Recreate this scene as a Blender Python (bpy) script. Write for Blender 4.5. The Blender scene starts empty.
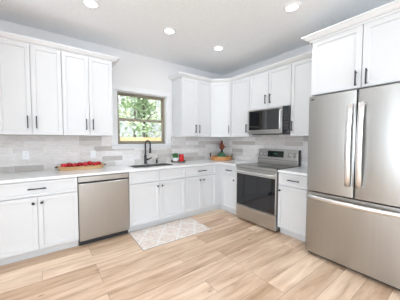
import bpy, bmesh, math, random
from mathutils import Vector, Matrix

random.seed(7)
SC = bpy.context.scene
COL = SC.collection
PI = math.pi

# ------------------------------------------------------------------ camera
fw = Vector((0.59595252, 0.80152704, -0.04893874))
rt = Vector((0.80254568, -0.59658729, 0.00200812))
up = Vector((0.02758667, 0.04047232, 0.99879976))
cam_data = bpy.data.cameras.new('camera')
cam_data.sensor_width = 36.0
cam_data.lens = 208.2956 / 400 * 36.0
cam_data.clip_start = 0.05
cam = bpy.data.objects.new('camera', cam_data)
COL.objects.link(cam)
M = Matrix((rt, up, -fw)).transposed().to_4x4()
M.translation = Vector((-3.20454, -3.47631, 1.31631))
cam.matrix_world = M
SC.camera = cam

# ------------------------------------------------------------------ world, sun, added fill lamps, exposure
SC.view_settings.view_transform = 'Standard'
SC.view_settings.look = 'None'
SC.view_settings.exposure = 0.43
SC.view_settings.gamma = 1.0
SC.view_settings.use_curve_mapping = False
SKY = 0.75
SUN = 5.5
DAY_FILL = 150.0        # added area lamps standing in for light from two unseen openings
LAMP = 1.9        # each recessed ceiling lamp
world = bpy.data.worlds.new('world')
SC.world = world
world.use_nodes = True
wn = world.node_tree
wn.nodes['Background'].inputs[0].default_value = (0.90, 0.975, 1.04, 1)
wn.nodes['Background'].inputs[1].default_value = SKY
sd = bpy.data.lights.new('sun', 'SUN')
sd.energy = SUN
sd.angle = math.radians(2)
sd.color = (1.0, 0.95, 0.87)
sun = bpy.data.objects.new('sun', sd)
COL.objects.link(sun)
sun.rotation_euler = (math.radians(32), 0, math.radians(-24))


def area(name, loc, rot, sx, sy, power, color=(1, 1, 1)):
    d = bpy.data.lights.new(name, 'AREA')
    d.shape = 'RECTANGLE'
    d.size, d.size_y = sx, sy
    d.energy = power
    d.color = color
    o = bpy.data.objects.new(name, d)
    COL.objects.link(o)
    o.location = loc
    o.rotation_euler = rot
    return o


BACK_Y, LEFT_X, CEIL = -8.2, -8.6, 2.742
area('daylight_fill', (-3.4, BACK_Y + 0.62, 1.25), (PI / 2 + 0.95, 0, 0), 3.4, 2.0, DAY_FILL, (0.835, 0.965, 1.11))  # unseen lamp added inside the rear opening, tilted up to brighten the ceiling
area('daylight_fill', (LEFT_X + 0.62, -3.6, 1.3), (PI / 2 + 0.95, 0, -PI / 2), 3.0, 1.9, DAY_FILL * 1.05, (0.835, 0.965, 1.11))  # second added lamp, inside the left opening, tilted up likewise


# ------------------------------------------------------------------ materials
def mat(name, col=(0.8, 0.8, 0.8), rough=0.5, metal=0.0, spec=0.5, **kw):
    m = bpy.data.materials.new(name)
    m.use_nodes = True
    b = m.node_tree.nodes['Principled BSDF']
    b.inputs['Base Color'].default_value = (*col, 1)
    b.inputs['Roughness'].default_value = rough
    b.inputs['Metallic'].default_value = metal
    b.inputs['Specular IOR Level'].default_value = spec
    for k, v in kw.items():
        b.inputs[k].default_value = v
    return m


def nodes(m):
    nt = m.node_tree
    return nt, nt.nodes, nt.links, nt.nodes['Principled BSDF']


def noisy(m, scale=30.0, amount=0.06, stretch=(1, 1, 1), bump=0.0, detail=4):
    """vary base colour a little and add a fine bump"""
    nt, N, L, b = nodes(m)
    tc = N.new('ShaderNodeTexCoord')
    mp = N.new('ShaderNodeMapping')
    mp.inputs['Scale'].default_value = stretch
    nz = N.new('ShaderNodeTexNoise')
    nz.inputs['Scale'].default_value = scale
    nz.inputs['Detail'].default_value = detail
    L.new(tc.outputs['Object'], mp.inputs[0])
    L.new(mp.outputs[0], nz.inputs[0])
    base = b.inputs['Base Color'].default_value[:3]
    cr = N.new('ShaderNodeValToRGB')
    cr.color_ramp.elements[0].position = 0.3
    cr.color_ramp.elements[1].position = 0.7
    cr.color_ramp.elements[0].color = (*[c * (1 - amount) for c in base], 1)
    cr.color_ramp.elements[1].color = (*[min(1, c * (1 + amount)) for c in base], 1)
    L.new(nz.outputs[0], cr.inputs[0])
    L.new(cr.outputs[0], b.inputs['Base Color'])
    if bump:
        bp = N.new('ShaderNodeBump')
        bp.inputs['Strength'].default_value = bump
        bp.inputs['Distance'].default_value = 0.002
        L.new(nz.outputs[0], bp.inputs['Height'])
        L.new(bp.outputs[0], b.inputs['Normal'])
    return m


m_cab = noisy(mat('white_cabinet_paint', (0.68, 0.68, 0.675), 0.45), 6, 0.01)
m_wall = noisy(mat('wall_paint', (0.765, 0.75, 0.74), 0.75), 60, 0.015, bump=0.05)
m_ceil = noisy(mat('ceiling_paint', (0.89, 0.905, 0.915), 0.85), 45, 0.03, bump=0.35)
m_trim = mat('white_trim_paint', (0.77, 0.767, 0.76), 0.35)
m_quartz = noisy(mat('white_quartz', (0.85, 0.855, 0.85), 0.18), 25, 0.02)
m_steel = noisy(mat('brushed_steel', (0.42, 0.412, 0.388), 0.30, 1.0), 40, 0.02, (1, 1, 0.02), bump=0.01)
m_steelh = noisy(mat('brushed_steel_sideways', (0.53, 0.522, 0.50), 0.28, 1.0), 40, 0.04, (0.02, 0.02, 1), bump=0.02)
m_chrome = noisy(mat('satin_steel', (0.84, 0.83, 0.82), 0.3, 1.0), 30, 0.03)
m_basin = noisy(mat('sink_steel', (0.30, 0.29, 0.275), 0.4, 1.0), 40, 0.05)
m_glass_mw = mat('microwave_glass', (0.012, 0.012, 0.014), 0.03, 0.0, 0.5, IOR=2.1)
m_black = noisy(mat('matte_black_metal', (0.018, 0.019, 0.02), 0.42), 30, 0.1)
m_pull = noisy(mat('dark_iron_pull', (0.05, 0.052, 0.056), 0.35, 0.6), 30, 0.1)
m_dark = noisy(mat('dark_plastic', (0.03, 0.03, 0.032), 0.5), 30, 0.1)
m_side = noisy(mat('grey_appliance_side', (0.20, 0.20, 0.20), 0.5), 30, 0.05)
m_glass_black = mat('black_oven_glass', (0.012, 0.012, 0.014), 0.03, 0.0, 0.5, IOR=1.55)
m_cook = mat('black_ceramic_top', (0.02, 0.02, 0.022), 0.06, 0.0, 0.5, IOR=1.6)
m_bronze = noisy(mat('taupe_window_frame', (0.30, 0.265, 0.20), 0.5), 20, 0.05)
m_plate = mat('white_plastic', (0.86, 0.86, 0.86), 0.35)
m_socket = mat('outlet_slot', (0.30, 0.30, 0.30), 0.5)
m_display = noisy(mat('display_glass', (0.012, 0.02, 0.018), 0.08), 30, 0.2)
m_red = noisy(mat('apple_red', (0.50, 0.012, 0.022), 0.25), 14, 0.45)
m_stem = mat('apple_stem', (0.10, 0.05, 0.02), 0.7)
m_candle = noisy(mat('red_candle_glass', (0.66, 0.012, 0.015), 0.15), 10, 0.1)
m_wax = mat('red_wax', (0.55, 0.03, 0.03), 0.5)
m_pot = mat('white_ceramic', (0.85, 0.85, 0.84), 0.25)
m_leaf = noisy(mat('plant_green', (0.05, 0.17, 0.05), 0.5), 30, 0.4)
m_greenpot = noisy(mat('green_glazed_pot', (0.06, 0.16, 0.075), 0.2), 20, 0.4)
m_russet = noisy(mat('russet_leaf', (0.19, 0.05, 0.025), 0.5), 30, 0.5)
m_darkstem = mat('dark_stem', (0.03, 0.016, 0.01), 0.6)
m_soil = noisy(mat('soil', (0.05, 0.03, 0.02), 0.9), 60, 0.4)
m_walnut = noisy(mat('dark_walnut', (0.13, 0.07, 0.04), 0.5), 20, 0.4, (1, 6, 1))
m_iron = mat('tray_iron', (0.03, 0.022, 0.018), 0.45, 0.3)


def wood(name, c0, c1, scale=(1, 10, 10), ns=4.0, rough=0.5):
    m = mat(name, c0, rough)
    nt, N, L, b = nodes(m)
    tc = N.new('ShaderNodeTexCoord')
    mp = N.new('ShaderNodeMapping')
    mp.inputs['Scale'].default_value = scale
    nz = N.new('ShaderNodeTexNoise')
    nz.inputs['Scale'].default_value = ns
    nz.inputs['Detail'].default_value = 6
    nz.inputs['Distortion'].default_value = 0.6
    cr = N.new('ShaderNodeValToRGB')
    cr.color_ramp.elements[0].position = 0.32
    cr.color_ramp.elements[1].position = 0.68
    cr.color_ramp.elements[0].color = (*c0, 1)
    cr.color_ramp.elements[1].color = (*c1, 1)
    L.new(tc.outputs['Object'], mp.inputs[0])
    L.new(mp.outputs[0], nz.inputs[0])
    L.new(nz.outputs[0], cr.inputs[0])
    L.new(cr.outputs[0], b.inputs['Base Color'])
    return m


m_dough = wood('pale_dough_wood', (0.42, 0.22, 0.09), (0.74, 0.50, 0.26))
m_tray = wood('honey_tray_wood', (0.45, 0.17, 0.045), (0.75, 0.40, 0.15), (6, 6, 3))
m_fence = wood('fence_cedar', (0.62, 0.41, 0.24), (0.76, 0.56, 0.37), (6, 6, 0.6), 3.0, 0.8)
m_bark = wood('tree_bark', (0.09, 0.07, 0.055), (0.24, 0.20, 0.16), (8, 8, 1), 4.0, 0.9)
m_lawn = noisy(mat('lawn', (0.22, 0.34, 0.10), 0.9), 8, 0.4)


def leafmat(name, c):
    m = noisy(mat(name, c, 0.6), 3.0, 0.45)
    b = m.node_tree.nodes['Principled BSDF']
    b.inputs['Transmission Weight'].default_value = 0.0
    return m


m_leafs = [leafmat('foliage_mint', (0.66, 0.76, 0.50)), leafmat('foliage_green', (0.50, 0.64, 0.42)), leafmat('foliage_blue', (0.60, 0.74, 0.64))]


def math_node(N, L, op, a, b=None, clamp=False):
    n = N.new('ShaderNodeMath')
    n.operation = op
    n.use_clamp = clamp
    for i, v in enumerate((a, b)):
        if v is None:
            continue
        if isinstance(v, (int, float)):
            n.inputs[i].default_value = v
        else:
            L.new(v, n.inputs[i])
    return n.outputs[0]


def make_floor():
    m = mat('oak_plank_floor', (0.6, 0.4, 0.25), 0.36)
    nt, N, L, b = nodes(m)
    tc = N.new('ShaderNodeTexCoord')
    mp = N.new('ShaderNodeMapping')
    mp.inputs['Location'].default_value = (0.37, 0.01, 0)
    L.new(tc.outputs['Object'], mp.inputs[0])
    br = N.new('ShaderNodeTexBrick')
    br.inputs['Scale'].default_value = 1.0
    br.inputs['Brick Width'].default_value = 1.22
    br.inputs['Row Height'].default_value = 0.18
    br.inputs['Mortar Size'].default_value = 0.0014
    br.inputs['Mortar Smooth'].default_value = 0.2
    br.inputs['Color1'].default_value = (0, 0, 0, 1)
    br.inputs['Color2'].default_value = (1, 1, 1, 1)
    br.inputs['Mortar'].default_value = (0.5, 0.5, 0.5, 1)
    br.offset = 0.37
    br.offset_frequency = 3
    L.new(mp.outputs[0], br.inputs[0])
    # grain: stretched noise, shifted per plank
    mp2 = N.new('ShaderNodeMapping')
    mp2.inputs['Scale'].default_value = (1.0, 8.0, 1)
    L.new(tc.outputs['Object'], mp2.inputs[0])
    nz = N.new('ShaderNodeTexNoise')
    nz.noise_dimensions = '4D'
    nz.inputs['Scale'].default_value = 1.6
    nz.inputs['Detail'].default_value = 8
    nz.inputs['Roughness'].default_value = 0.62
    nz.inputs['Distortion'].default_value = 0.5
    L.new(mp2.outputs[0], nz.inputs['Vector'])
    L.new(math_node(N, L, 'MULTIPLY', br.outputs['Color'], 17.0), nz.inputs['W'])
    cr = N.new('ShaderNodeValToRGB')
    e = cr.color_ramp.elements
    e[0].position = 0.26
    e[0].color = (0.47, 0.29, 0.175, 1)
    e[1].position = 0.74
    e[1].color = (0.99, 0.81, 0.64, 1)
    k = e.new(0.45)
    k.color = (0.75, 0.535, 0.37, 1)
    k = e.new(0.58)
    k.color = (0.90, 0.685, 0.505, 1)
    L.new(nz.outputs[0], cr.inputs[0])
    # plank tone
    mx = N.new('ShaderNodeMix')
    mx.data_type = 'RGBA'
    mx.blend_type = 'MULTIPLY'
    mx.inputs['Factor'].default_value = 1.0
    tone = N.new('ShaderNodeValToRGB')
    tone.color_ramp.elements[0].color = (0.66, 0.575, 0.50, 1)
    tone.color_ramp.elements[1].color = (1.06, 1.08, 1.10, 1)
    L.new(br.outputs['Color'], tone.inputs[0])
    L.new(cr.outputs[0], mx.inputs['A'])
    L.new(tone.outputs[0], mx.inputs['B'])
    # knots
    mp3 = N.new('ShaderNodeMapping')
    mp3.inputs['Scale'].default_value = (1.0, 2.1, 1)
    L.new(tc.outputs['Object'], mp3.inputs[0])
    vo = N.new('ShaderNodeTexVoronoi')
    vo.inputs['Scale'].default_value = 2.9
    L.new(mp3.outputs[0], vo.inputs['Vector'])
    kn = N.new('ShaderNodeValToRGB')
    kn.color_ramp.elements[0].position = 0.02
    kn.color_ramp.elements[0].color = (0.36, 0.29, 0.25, 1)
    kn.color_ramp.elements[1].position = 0.09
    kn.color_ramp.elements[1].color = (1, 1, 1, 1)
    L.new(vo.outputs['Distance'], kn.inputs[0])
    mk = N.new('ShaderNodeMix')
    mk.data_type = 'RGBA'
    mk.blend_type = 'MULTIPLY'
    mk.inputs['Factor'].default_value = 0.8
    L.new(mx.outputs['Result'], mk.inputs['A'])
    L.new(kn.outputs[0], mk.inputs['B'])
    # seams
    ms = N.new('ShaderNodeMix')
    ms.data_type = 'RGBA'
    L.new(br.outputs['Fac'], ms.inputs['Factor'])
    L.new(mk.outputs['Result'], ms.inputs['A'])
    ms.inputs['B'].default_value = (0.26, 0.16, 0.09, 1)
    L.new(ms.outputs['Result'], b.inputs['Base Color'])
    bp = N.new('ShaderNodeBump')
    bp.inputs['Strength'].default_value = 0.12
    bp.inputs['Distance'].default_value = 0.003
    L.new(nz.outputs[0], bp.inputs['Height'])
    L.new(bp.outputs[0], b.inputs['Normal'])
    return m


def make_tile():
    m = mat('marble_subway_tile', (0.7, 0.7, 0.7), 0.5, spec=0.3)
    nt, N, L, b = nodes(m)
    tc = N.new('ShaderNodeTexCoord')
    br = N.new('ShaderNodeTexBrick')
    br.inputs['Scale'].default_value = 1.0
    br.inputs['Brick Width'].default_value = 0.305
    br.inputs['Row Height'].default_value = 0.0775
    br.inputs['Mortar Size'].default_value = 0.0016
    br.inputs['Color1'].default_value = (0, 0, 0, 1)
    br.inputs['Color2'].default_value = (1, 1, 1, 1)
    br.inputs['Mortar'].default_value = (0.6, 0.6, 0.6, 1)
    br.offset = 0.36
    br.offset_frequency = 3
    L.new(tc.outputs['UV'], br.inputs[0])
    cr = N.new('ShaderNodeValToRGB')
    e = cr.color_ramp.elements
    e[0].position = 0.0
    e[0].color = (0.51, 0.47, 0.435, 1)
    e[1].position = 1.0
    e[1].color = (0.83, 0.80, 0.78, 1)
    k = e.new(0.25)
    k.color = (0.68, 0.645, 0.61, 1)
    k = e.new(0.6)
    k.color = (0.79, 0.755, 0.73, 1)
    L.new(br.outputs['Color'], cr.inputs[0])
    mp = N.new('ShaderNodeMapping')
    mp.inputs['Scale'].default_value = (1.0, 3.0, 1)
    L.new(tc.outputs['UV'], mp.inputs[0])
    nz = N.new('ShaderNodeTexNoise')
    nz.noise_dimensions = '4D'
    nz.inputs['Scale'].default_value = 9
    nz.inputs['Detail'].default_value = 5
    nz.inputs['Distortion'].default_value = 1.2
    L.new(mp.outputs[0], nz.inputs['Vector'])
    L.new(math_node(N, L, 'MULTIPLY', br.outputs['Color'], 23.0), nz.inputs['W'])
    vr = N.new('ShaderNodeValToRGB')
    vr.color_ramp.elements[0].position = 0.3
    vr.color_ramp.elements[0].color = (0.88, 0.87, 0.86, 1)
    vr.color_ramp.elements[1].position = 0.7
    vr.color_ramp.elements[1].color = (1.06, 1.06, 1.06, 1)
    L.new(nz.outputs[0], vr.inputs[0])
    mx = N.new('ShaderNodeMix')
    mx.data_type = 'RGBA'
    mx.blend_type = 'MULTIPLY'
    mx.inputs['Factor'].default_value = 1.0
    L.new(cr.outputs[0], mx.inputs['A'])
    L.new(vr.outputs[0], mx.inputs['B'])
    ms = N.new('ShaderNodeMix')
    ms.data_type = 'RGBA'
    L.new(br.outputs['Fac'], ms.inputs['Factor'])
    L.new(mx.outputs['Result'], ms.inputs['A'])
    ms.inputs['B'].default_value = (0.78,0.77,0.76,1)
    L.new(ms.outputs['Result'], b.inputs['Base Color'])
    return m


def make_rug():
    m = mat('woven_rug', (0.6, 0.55, 0.5), 0.95, spec=0.1)
    nt, N, L, b = nodes(m)
    tc = N.new('ShaderNodeTexCoord')
    sp = N.new('ShaderNodeSeparateXYZ')
    L.new(tc.outputs['Object'], sp.inputs[0])
    nz = N.new('ShaderNodeTexNoise')
    nz.inputs['Scale'].default_value = 14
    L.new(tc.outputs['Object'], nz.inputs[0])
    j = math_node(N, L, 'MULTIPLY', math_node(N, L, 'SUBTRACT', nz.outputs[0], 0.5), 0.05)
    X = math_node(N, L, 'ADD', sp.outputs[0], j)
    Y = math_node(N, L, 'ADD', sp.outputs[1], j)

    def band(a, c, w):
        s = math_node(N, L, 'ADD', math_node(N, L, 'MULTIPLY', X, a), math_node(N, L, 'MULTIPLY', Y, c))
        f = math_node(N, L, 'FRACT', s)
        d = math_node(N, L, 'ABSOLUTE', math_node(N, L, 'SUBTRACT', f, 0.5))
        return math_node(N, L, 'LESS_THAN', d, w)
    m1 = band(3.6, 2.6, 0.035)
    m2 = band(3.6, -2.6, 0.035)
    m3 = band(0.5, 4.6, 0.02)
    mk = math_node(N, L, 'MAXIMUM', m1, math_node(N, L, 'MAXIMUM', m2, m3))
    fz = N.new('ShaderNodeTexNoise')
    fz.inputs['Scale'].default_value = 30
    fz.inputs['Detail'].default_value = 5
    L.new(tc.outputs['Object'], fz.inputs[0])
    cr = N.new('ShaderNodeValToRGB')
    cr.color_ramp.elements[0].position = 0.35
    cr.color_ramp.elements[0].color = (0.74, 0.635, 0.56, 1)
    cr.color_ramp.elements[1].position = 0.65
    cr.color_ramp.elements[1].color = (0.90, 0.80, 0.725, 1)
    L.new(fz.outputs[0], cr.inputs[0])
    mx = N.new('ShaderNodeMix')
    mx.data_type = 'RGBA'
    L.new(math_node(N, L, 'MULTIPLY', mk, 0.85), mx.inputs['Factor'])
    L.new(cr.outputs[0], mx.inputs['A'])
    mx.inputs['B'].default_value = (0.93, 0.91, 0.885, 1)
    L.new(mx.outputs['Result'], b.inputs['Base Color'])
    bp = N.new('ShaderNodeBump')
    bp.inputs['Strength'].default_value = 0.5
    bp.inputs['Distance'].default_value = 0.004
    L.new(fz.outputs[0], bp.inputs['Height'])
    L.new(bp.outputs[0], b.inputs['Normal'])
    return m


def make_pane():
    m = bpy.data.materials.new('window_glass')
    m.use_nodes = True
    nt = m.node_tree
    N, L = nt.nodes, nt.links
    N.remove(N['Principled BSDF'])
    t = N.new('ShaderNodeBsdfTransparent')
    g = N.new('ShaderNodeBsdfGlossy')
    g.inputs['Roughness'].default_value = 0.02
    f = N.new('ShaderNodeFresnel')
    f.inputs['IOR'].default_value = 1.45
    mx = N.new('ShaderNodeMixShader')
    L.new(f.outputs[0], mx.inputs[0])
    L.new(t.outputs[0], mx.inputs[1])
    L.new(g.outputs[0], mx.inputs[2])
    L.new(mx.outputs[0], N['Material Output'].inputs[0])
    return m


def emit(name, col, s):
    m = bpy.data.materials.new(name)
    m.use_nodes = True
    N, L = m.node_tree.nodes, m.node_tree.links
    N.remove(N['Principled BSDF'])
    e = N.new('ShaderNodeEmission')
    e.inputs[0].default_value = (*col, 1)
    e.inputs[1].default_value = s
    L.new(e.outputs[0], N['Material Output'].inputs[0])
    return m


m_floor = make_floor()
m_tile = make_tile()
m_rug = make_rug()
m_pane = make_pane()
m_lens = emit('lamp_lens', (1.0, 0.97, 0.92), 9.0)
m_clock = emit('clock_digits', (0.35, 0.75, 0.55), 0.12)


# ------------------------------------------------------------------ mesh helpers
def obj(name, bm, m, parent=None, bevel=0.0, smooth=False, loc=None, seg=2):
    bmesh.ops.recalc_face_normals(bm, faces=bm.faces)
    me = bpy.data.meshes.new(name)
    bm.to_mesh(me)
    bm.free()
    me.materials.append(m)
    if smooth:
        for p in me.polygons:
            p.use_smooth = True
    o = bpy.data.objects.new(name, me)
    COL.objects.link(o)
    if parent:
        o.parent = parent
    if loc:
        o.location = loc
    if bevel:
        md = o.modifiers.new('bevel', 'BEVEL')
        md.width = bevel
        md.segments = seg
        md.limit_method = 'ANGLE'
        md.angle_limit = math.radians(40)
        md.harden_normals = False
    return o


def smooth_by_angle(o, deg=35):
    me = o.data
    for p in me.polygons:
        p.use_smooth = True
    bm = bmesh.new()
    bm.from_mesh(me)
    for e in bm.edges:
        if len(e.link_faces) == 2 and e.calc_face_angle() > math.radians(deg):
            e.smooth = False
    bm.to_mesh(me)
    bm.free()
    return o


def tag(o, label, cat, group=None):
    o['label'] = label
    o['category'] = cat
    if group:
        o['group'] = group
    return o


def thing(name, label, cat, loc=(0, 0, 0), rot=0.0, group=None):
    o = bpy.data.objects.new(name, None)
    o.empty_display_size = 0.1
    COL.objects.link(o)
    o.location = loc
    o.rotation_euler = (0, 0, rot)
    return tag(o, label, cat, group)


def struct(o):
    o['kind'] = 'structure'
    return o


def dup(root, loc, rot=None, label=None):
    r = root.copy()
    COL.objects.link(r)
    r.location = loc
    if rot is not None:
        r.rotation_euler = (0, 0, rot)
    if label:
        r['label'] = label
    for ch in list(root.children):
        c = ch.copy()
        COL.objects.link(c)
        c.parent = r
        for g in list(ch.children):
            d = g.copy()
            COL.objects.link(d)
            d.parent = c
    return r


def box(bm, x0, x1, y0, y1, z0, z1):
    vs = [bm.verts.new((x, y, z)) for x in (x0, x1) for y in (y0, y1) for z in (z0, z1)]
    for f in ((0, 1, 3, 2), (4, 6, 7, 5), (0, 4, 5, 1), (2, 3, 7, 6), (0, 2, 6, 4), (1, 5, 7, 3)):
        bm.faces.new([vs[i] for i in f])
    return bm


def bx(*a):
    return box(bmesh.new(), *a)


def prism(pts, z0, z1, bm=None):
    """polygon in XY extruded in Z"""
    bm = bm or bmesh.new()
    lo = [bm.verts.new((x, y, z0)) for x, y in pts]
    hi = [bm.verts.new((x, y, z1)) for x, y in pts]
    n = len(pts)
    bm.faces.new(lo[::-1])
    bm.faces.new(hi)
    for i in range(n):
        bm.faces.new((lo[i], lo[(i + 1) % n], hi[(i + 1) % n], hi[i]))
    return bm


def cells(xs, ys, inside, z0, z1):
    """slab out of a grid of cells, one connected mesh, holes where inside() is false"""
    bm = bmesh.new()
    V = {}

    def v(i, j, k):
        if (i, j, k) not in V:
            V[i, j, k] = bm.verts.new((xs[i], ys[j], (z0, z1)[k]))
        return V[i, j, k]
    nx, ny = len(xs) - 1, len(ys) - 1
    ok = lambda i, j: 0 <= i < nx and 0 <= j < ny and inside((xs[i] + xs[i + 1]) / 2, (ys[j] + ys[j + 1]) / 2)
    for i in range(nx):
        for j in range(ny):
            if not ok(i, j):
                continue
            for k in (0, 1):
                bm.faces.new((v(i, j, k), v(i + 1, j, k), v(i + 1, j + 1, k), v(i, j + 1, k)))
            for (di, dj, a, c) in ((-1, 0, (0, 0), (0, 1)), (1, 0, (1, 0), (1, 1)), (0, -1, (0, 0), (1, 0)), (0, 1, (0, 1), (1, 1))):
                if not ok(i + di, j + dj):
                    A, B = (i + a[0], j + a[1]), (i + c[0], j + c[1])
                    bm.faces.new((v(*A, 0), v(*B, 0), v(*B, 1), v(*A, 1)))
    bmesh.ops.dissolve_limit(bm, angle_limit=0.01, verts=bm.verts, edges=bm.edges)
    return bm


def to_wall(bm, side):
    """a slab built in XY with Z thickness -> standing wall. 'y': (x,y,z)->(x,z,y)   'x': (x,y,z)->(z,x,y)"""
    for w in bm.verts:
        x, y, z = w.co
        w.co = (x, z, y) if side == 'y' else (z, x, y)
    return bm


def lathe(prof, n=24, bm=None, cx=0, cy=0, z=0):
    bm = bm or bmesh.new()
    rings = []
    for r, h in prof:
        if r < 1e-6:
            rings.append([bm.verts.new((cx, cy, z + h))])
        else:
            rings.append([bm.verts.new((cx + r * math.cos(2 * PI * i / n), cy + r * math.sin(2 * PI * i / n), z + h)) for i in range(n)])
    for a, b in zip(rings, rings[1:]):
        for i in range(n):
            j = (i + 1) % n
            if len(a) == 1 and len(b) == 1:
                continue
            if len(a) == 1:
                bm.faces.new((a[0], b[i], b[j]))
            elif len(b) == 1:
                bm.faces.new((a[i], a[j], b[0]))
            else:
                bm.faces.new((a[i], a[j], b[j], b[i]))
    return bm


def tube(path, rad, n=10, bm=None, flat=None):
    """tube along points; rad number or list; flat=(sx, sy) flattens the section"""
    bm = bm or bmesh.new()
    P = [Vector(p) for p in path]
    R = rad if isinstance(rad, (list, tuple)) else [rad] * len(P)
    rings = []
    ref = Vector((0, 0, 1))
    t0 = (P[1] - P[0]).normalized()
    if abs(t0.dot(ref)) > 0.9:
        ref = Vector((0, 1, 0))
    nrm = (ref - t0 * ref.dot(t0)).normalized()
    for i, p in enumerate(P):
        a = P[max(0, i - 1)]
        c = P[min(len(P) - 1, i + 1)]
        t = (c - a).normalized()
        nrm = (nrm - t * nrm.dot(t)).normalized()
        bn = t.cross(nrm)
        fx, fy = flat or (1, 1)
        rings.append([bm.verts.new(p + (nrm * math.cos(2 * PI * k / n) * fx + bn * math.sin(2 * PI * k / n) * fy) * R[i]) for k in range(n)])
    for a, b in zip(rings, rings[1:]):
        for k in range(n):
            bm.faces.new((a[k], a[(k + 1) % n], b[(k + 1) % n], b[k]))
    bm.faces.new(rings[0][::-1])
    bm.faces.new(rings[-1])
    return bm


def shaker(x0, x1, z0, z1, yf, t=0.02, rail=0.057, recess=0.011):
    """shaker front facing -y, front plane at y=yf"""
    bm = bmesh.new()
    box(bm, x0, x1, yf, yf + t, z0, z1)
    bm.normal_update()
    bmesh.ops.recalc_face_normals(bm, faces=bm.faces)
    f = [f for f in bm.faces if f.normal.y < -0.9][0]
    r = min(rail, (z1 - z0) * 0.28)
    bmesh.ops.inset_region(bm, faces=[f], thickness=r)
    bmesh.ops.inset_region(bm, faces=[f], thickness=0.003, depth=-recess)
    return bm


def bar_pull(x, z, yf, length, vertical, parent, name='pull'):
    """square-section bar pull standing off the front face at yf (facing -y)"""
    h = length / 2
    w = 0.006
    so = 0.03
    pts = [(-h, 0), (-h, 0.0)]
    bm = bmesh.new()
    # one connected outline: bar with two posts, extruded
    post = h * 0.78
    pw = 0.006
    prof = [(-h, -so - w), (h, -so - w), (h, -so + w), (post + pw, -so + w), (post + pw, 0), (post - pw, 0), (post - pw, -so + w),
            (-post + pw, -so + w), (-post + pw, 0), (-post - pw, 0), (-post - pw, -so + w), (-h, -so + w)]
    prism(prof, -w, w, bm)
    for v in bm.verts:
        a, d, c = v.co
        v.co = (x + c, yf + d, z + a) if vertical else (x + a, yf + d, z + c)
    return obj(name, bm, m_pull, parent, bevel=0.002, seg=2)


def knob(x, z, yf, parent, name='knob', m=None, r=0.015, n=16, d=0.026):
    bm = lathe([(0, 0), (r * 0.42, 0), (r * 0.42, d * 0.5), (r * 0.9, d * 0.62), (r, d * 0.8), (r * 0.85, d * 0.97), (0, d)], n)
    for v in bm.verts:
        a, c, h = v.co
        v.co = (x + a, yf - h, z + c)
    return smooth_by_angle(obj(name, bm, m or m_pull, parent), 50)


# ------------------------------------------------------------------ the room
W = struct(obj('floor', bx(LEFT_X - 0.12, 0.12, BACK_Y - 0.12, 0.0, -0.12, 0.0), m_floor))
struct(obj('ceiling', bx(LEFT_X - 0.12, 0.12, BACK_Y - 0.12, 0.14, CEIL, CEIL + 0.15), m_ceil))
WX0, WX1, WZ0, WZ1 = -2.275, -1.395, 1.242, 2.100       # kitchen window opening
in_win = lambda x, y: WX0 < x < WX1 and WZ0 < y < WZ1
struct(obj('wall_sink_side', to_wall(cells([LEFT_X - 0.12, WX0, WX1, 0.12], [-0.12, WZ0, WZ1, CEIL], lambda x, y: not in_win(x, y), 0.0, 0.14), 'y'), m_wall))
struct(obj('wall_range_side', bx(0.0, 0.12, BACK_Y - 0.12, 0.0, 0.0, CEIL), m_wall))
# glazed openings behind and to the left of the camera let sky light in
struct(obj('wall_rear', to_wall(cells([LEFT_X - 0.12, -5.2, -1.6, 0.0], [0, 0.06, 2.45, CEIL], lambda x, y: not (-5.2 < x < -1.6 and 0.06 < y < 2.45), BACK_Y - 0.12, BACK_Y), 'y'), m_wall))
struct(obj('wall_left', to_wall(cells([BACK_Y, -5.6, -2.0, 0.0], [0, 0.25, 2.4, CEIL], lambda x, y: not (-5.6 < x < -2.0 and 0.25 < y < 2.4), LEFT_X - 0.12, LEFT_X), 'x'), m_wall))


def uv_plane(bm, ux, uz):
    l = bm.loops.layers.uv.new('UVMap')
    for f in bm.faces:
        for lp in f.loops:
            lp[l].uv = (ux(lp.vert.co), uz(lp.vert.co))
    return bm


# tile backsplash
TZ0, TZ1 = 0.906, 1.369
b = to_wall(cells([-3.9, -2.358, -1.315, 0.0], [TZ0, 1.165, TZ1], lambda x, y: not (-2.358 < x < -1.315 and y > 1.165), -0.009, -0.0), 'y')
struct(obj('wall_sink_side_tile', uv_plane(b, lambda c: c.x + 10 + 0.13, lambda c: c.z - TZ0 + 0.0775 * 3), m_tile))
b = to_wall(cells([-2.29, -1.82, -1.06, -0.0095], [TZ0, TZ1, 1.42], lambda x, y: y < TZ1 or -1.82 < x < -1.06, -0.009, -0.0), 'x')
struct(obj('wall_range_side_tile', uv_plane(b, lambda c: 10 - c.y + 0.05, lambda c: c.z - TZ0 + 0.0775 * 3), m_tile))

struct(obj('wall_left_light_block', bx(-4.05, -3.93, -0.85, -0.0005, 0.0, CEIL - 0.0005), m_wall))  # unseen wall stub added to shade the left end of the counter
# kitchen window: casing, stool, apron, frame, two sashes
win = bpy.data.objects.new('window_1', None)
COL.objects.link(win)
struct(win)
win.location = ((WX0 + WX1) / 2, 0, WZ0)


def wpart(name, bm, m, bevel=0.0, parent=win):
    bmesh.ops.translate(bm, verts=bm.verts, vec=-win.location)
    return struct(obj(name, bm, m, parent, bevel))


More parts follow.
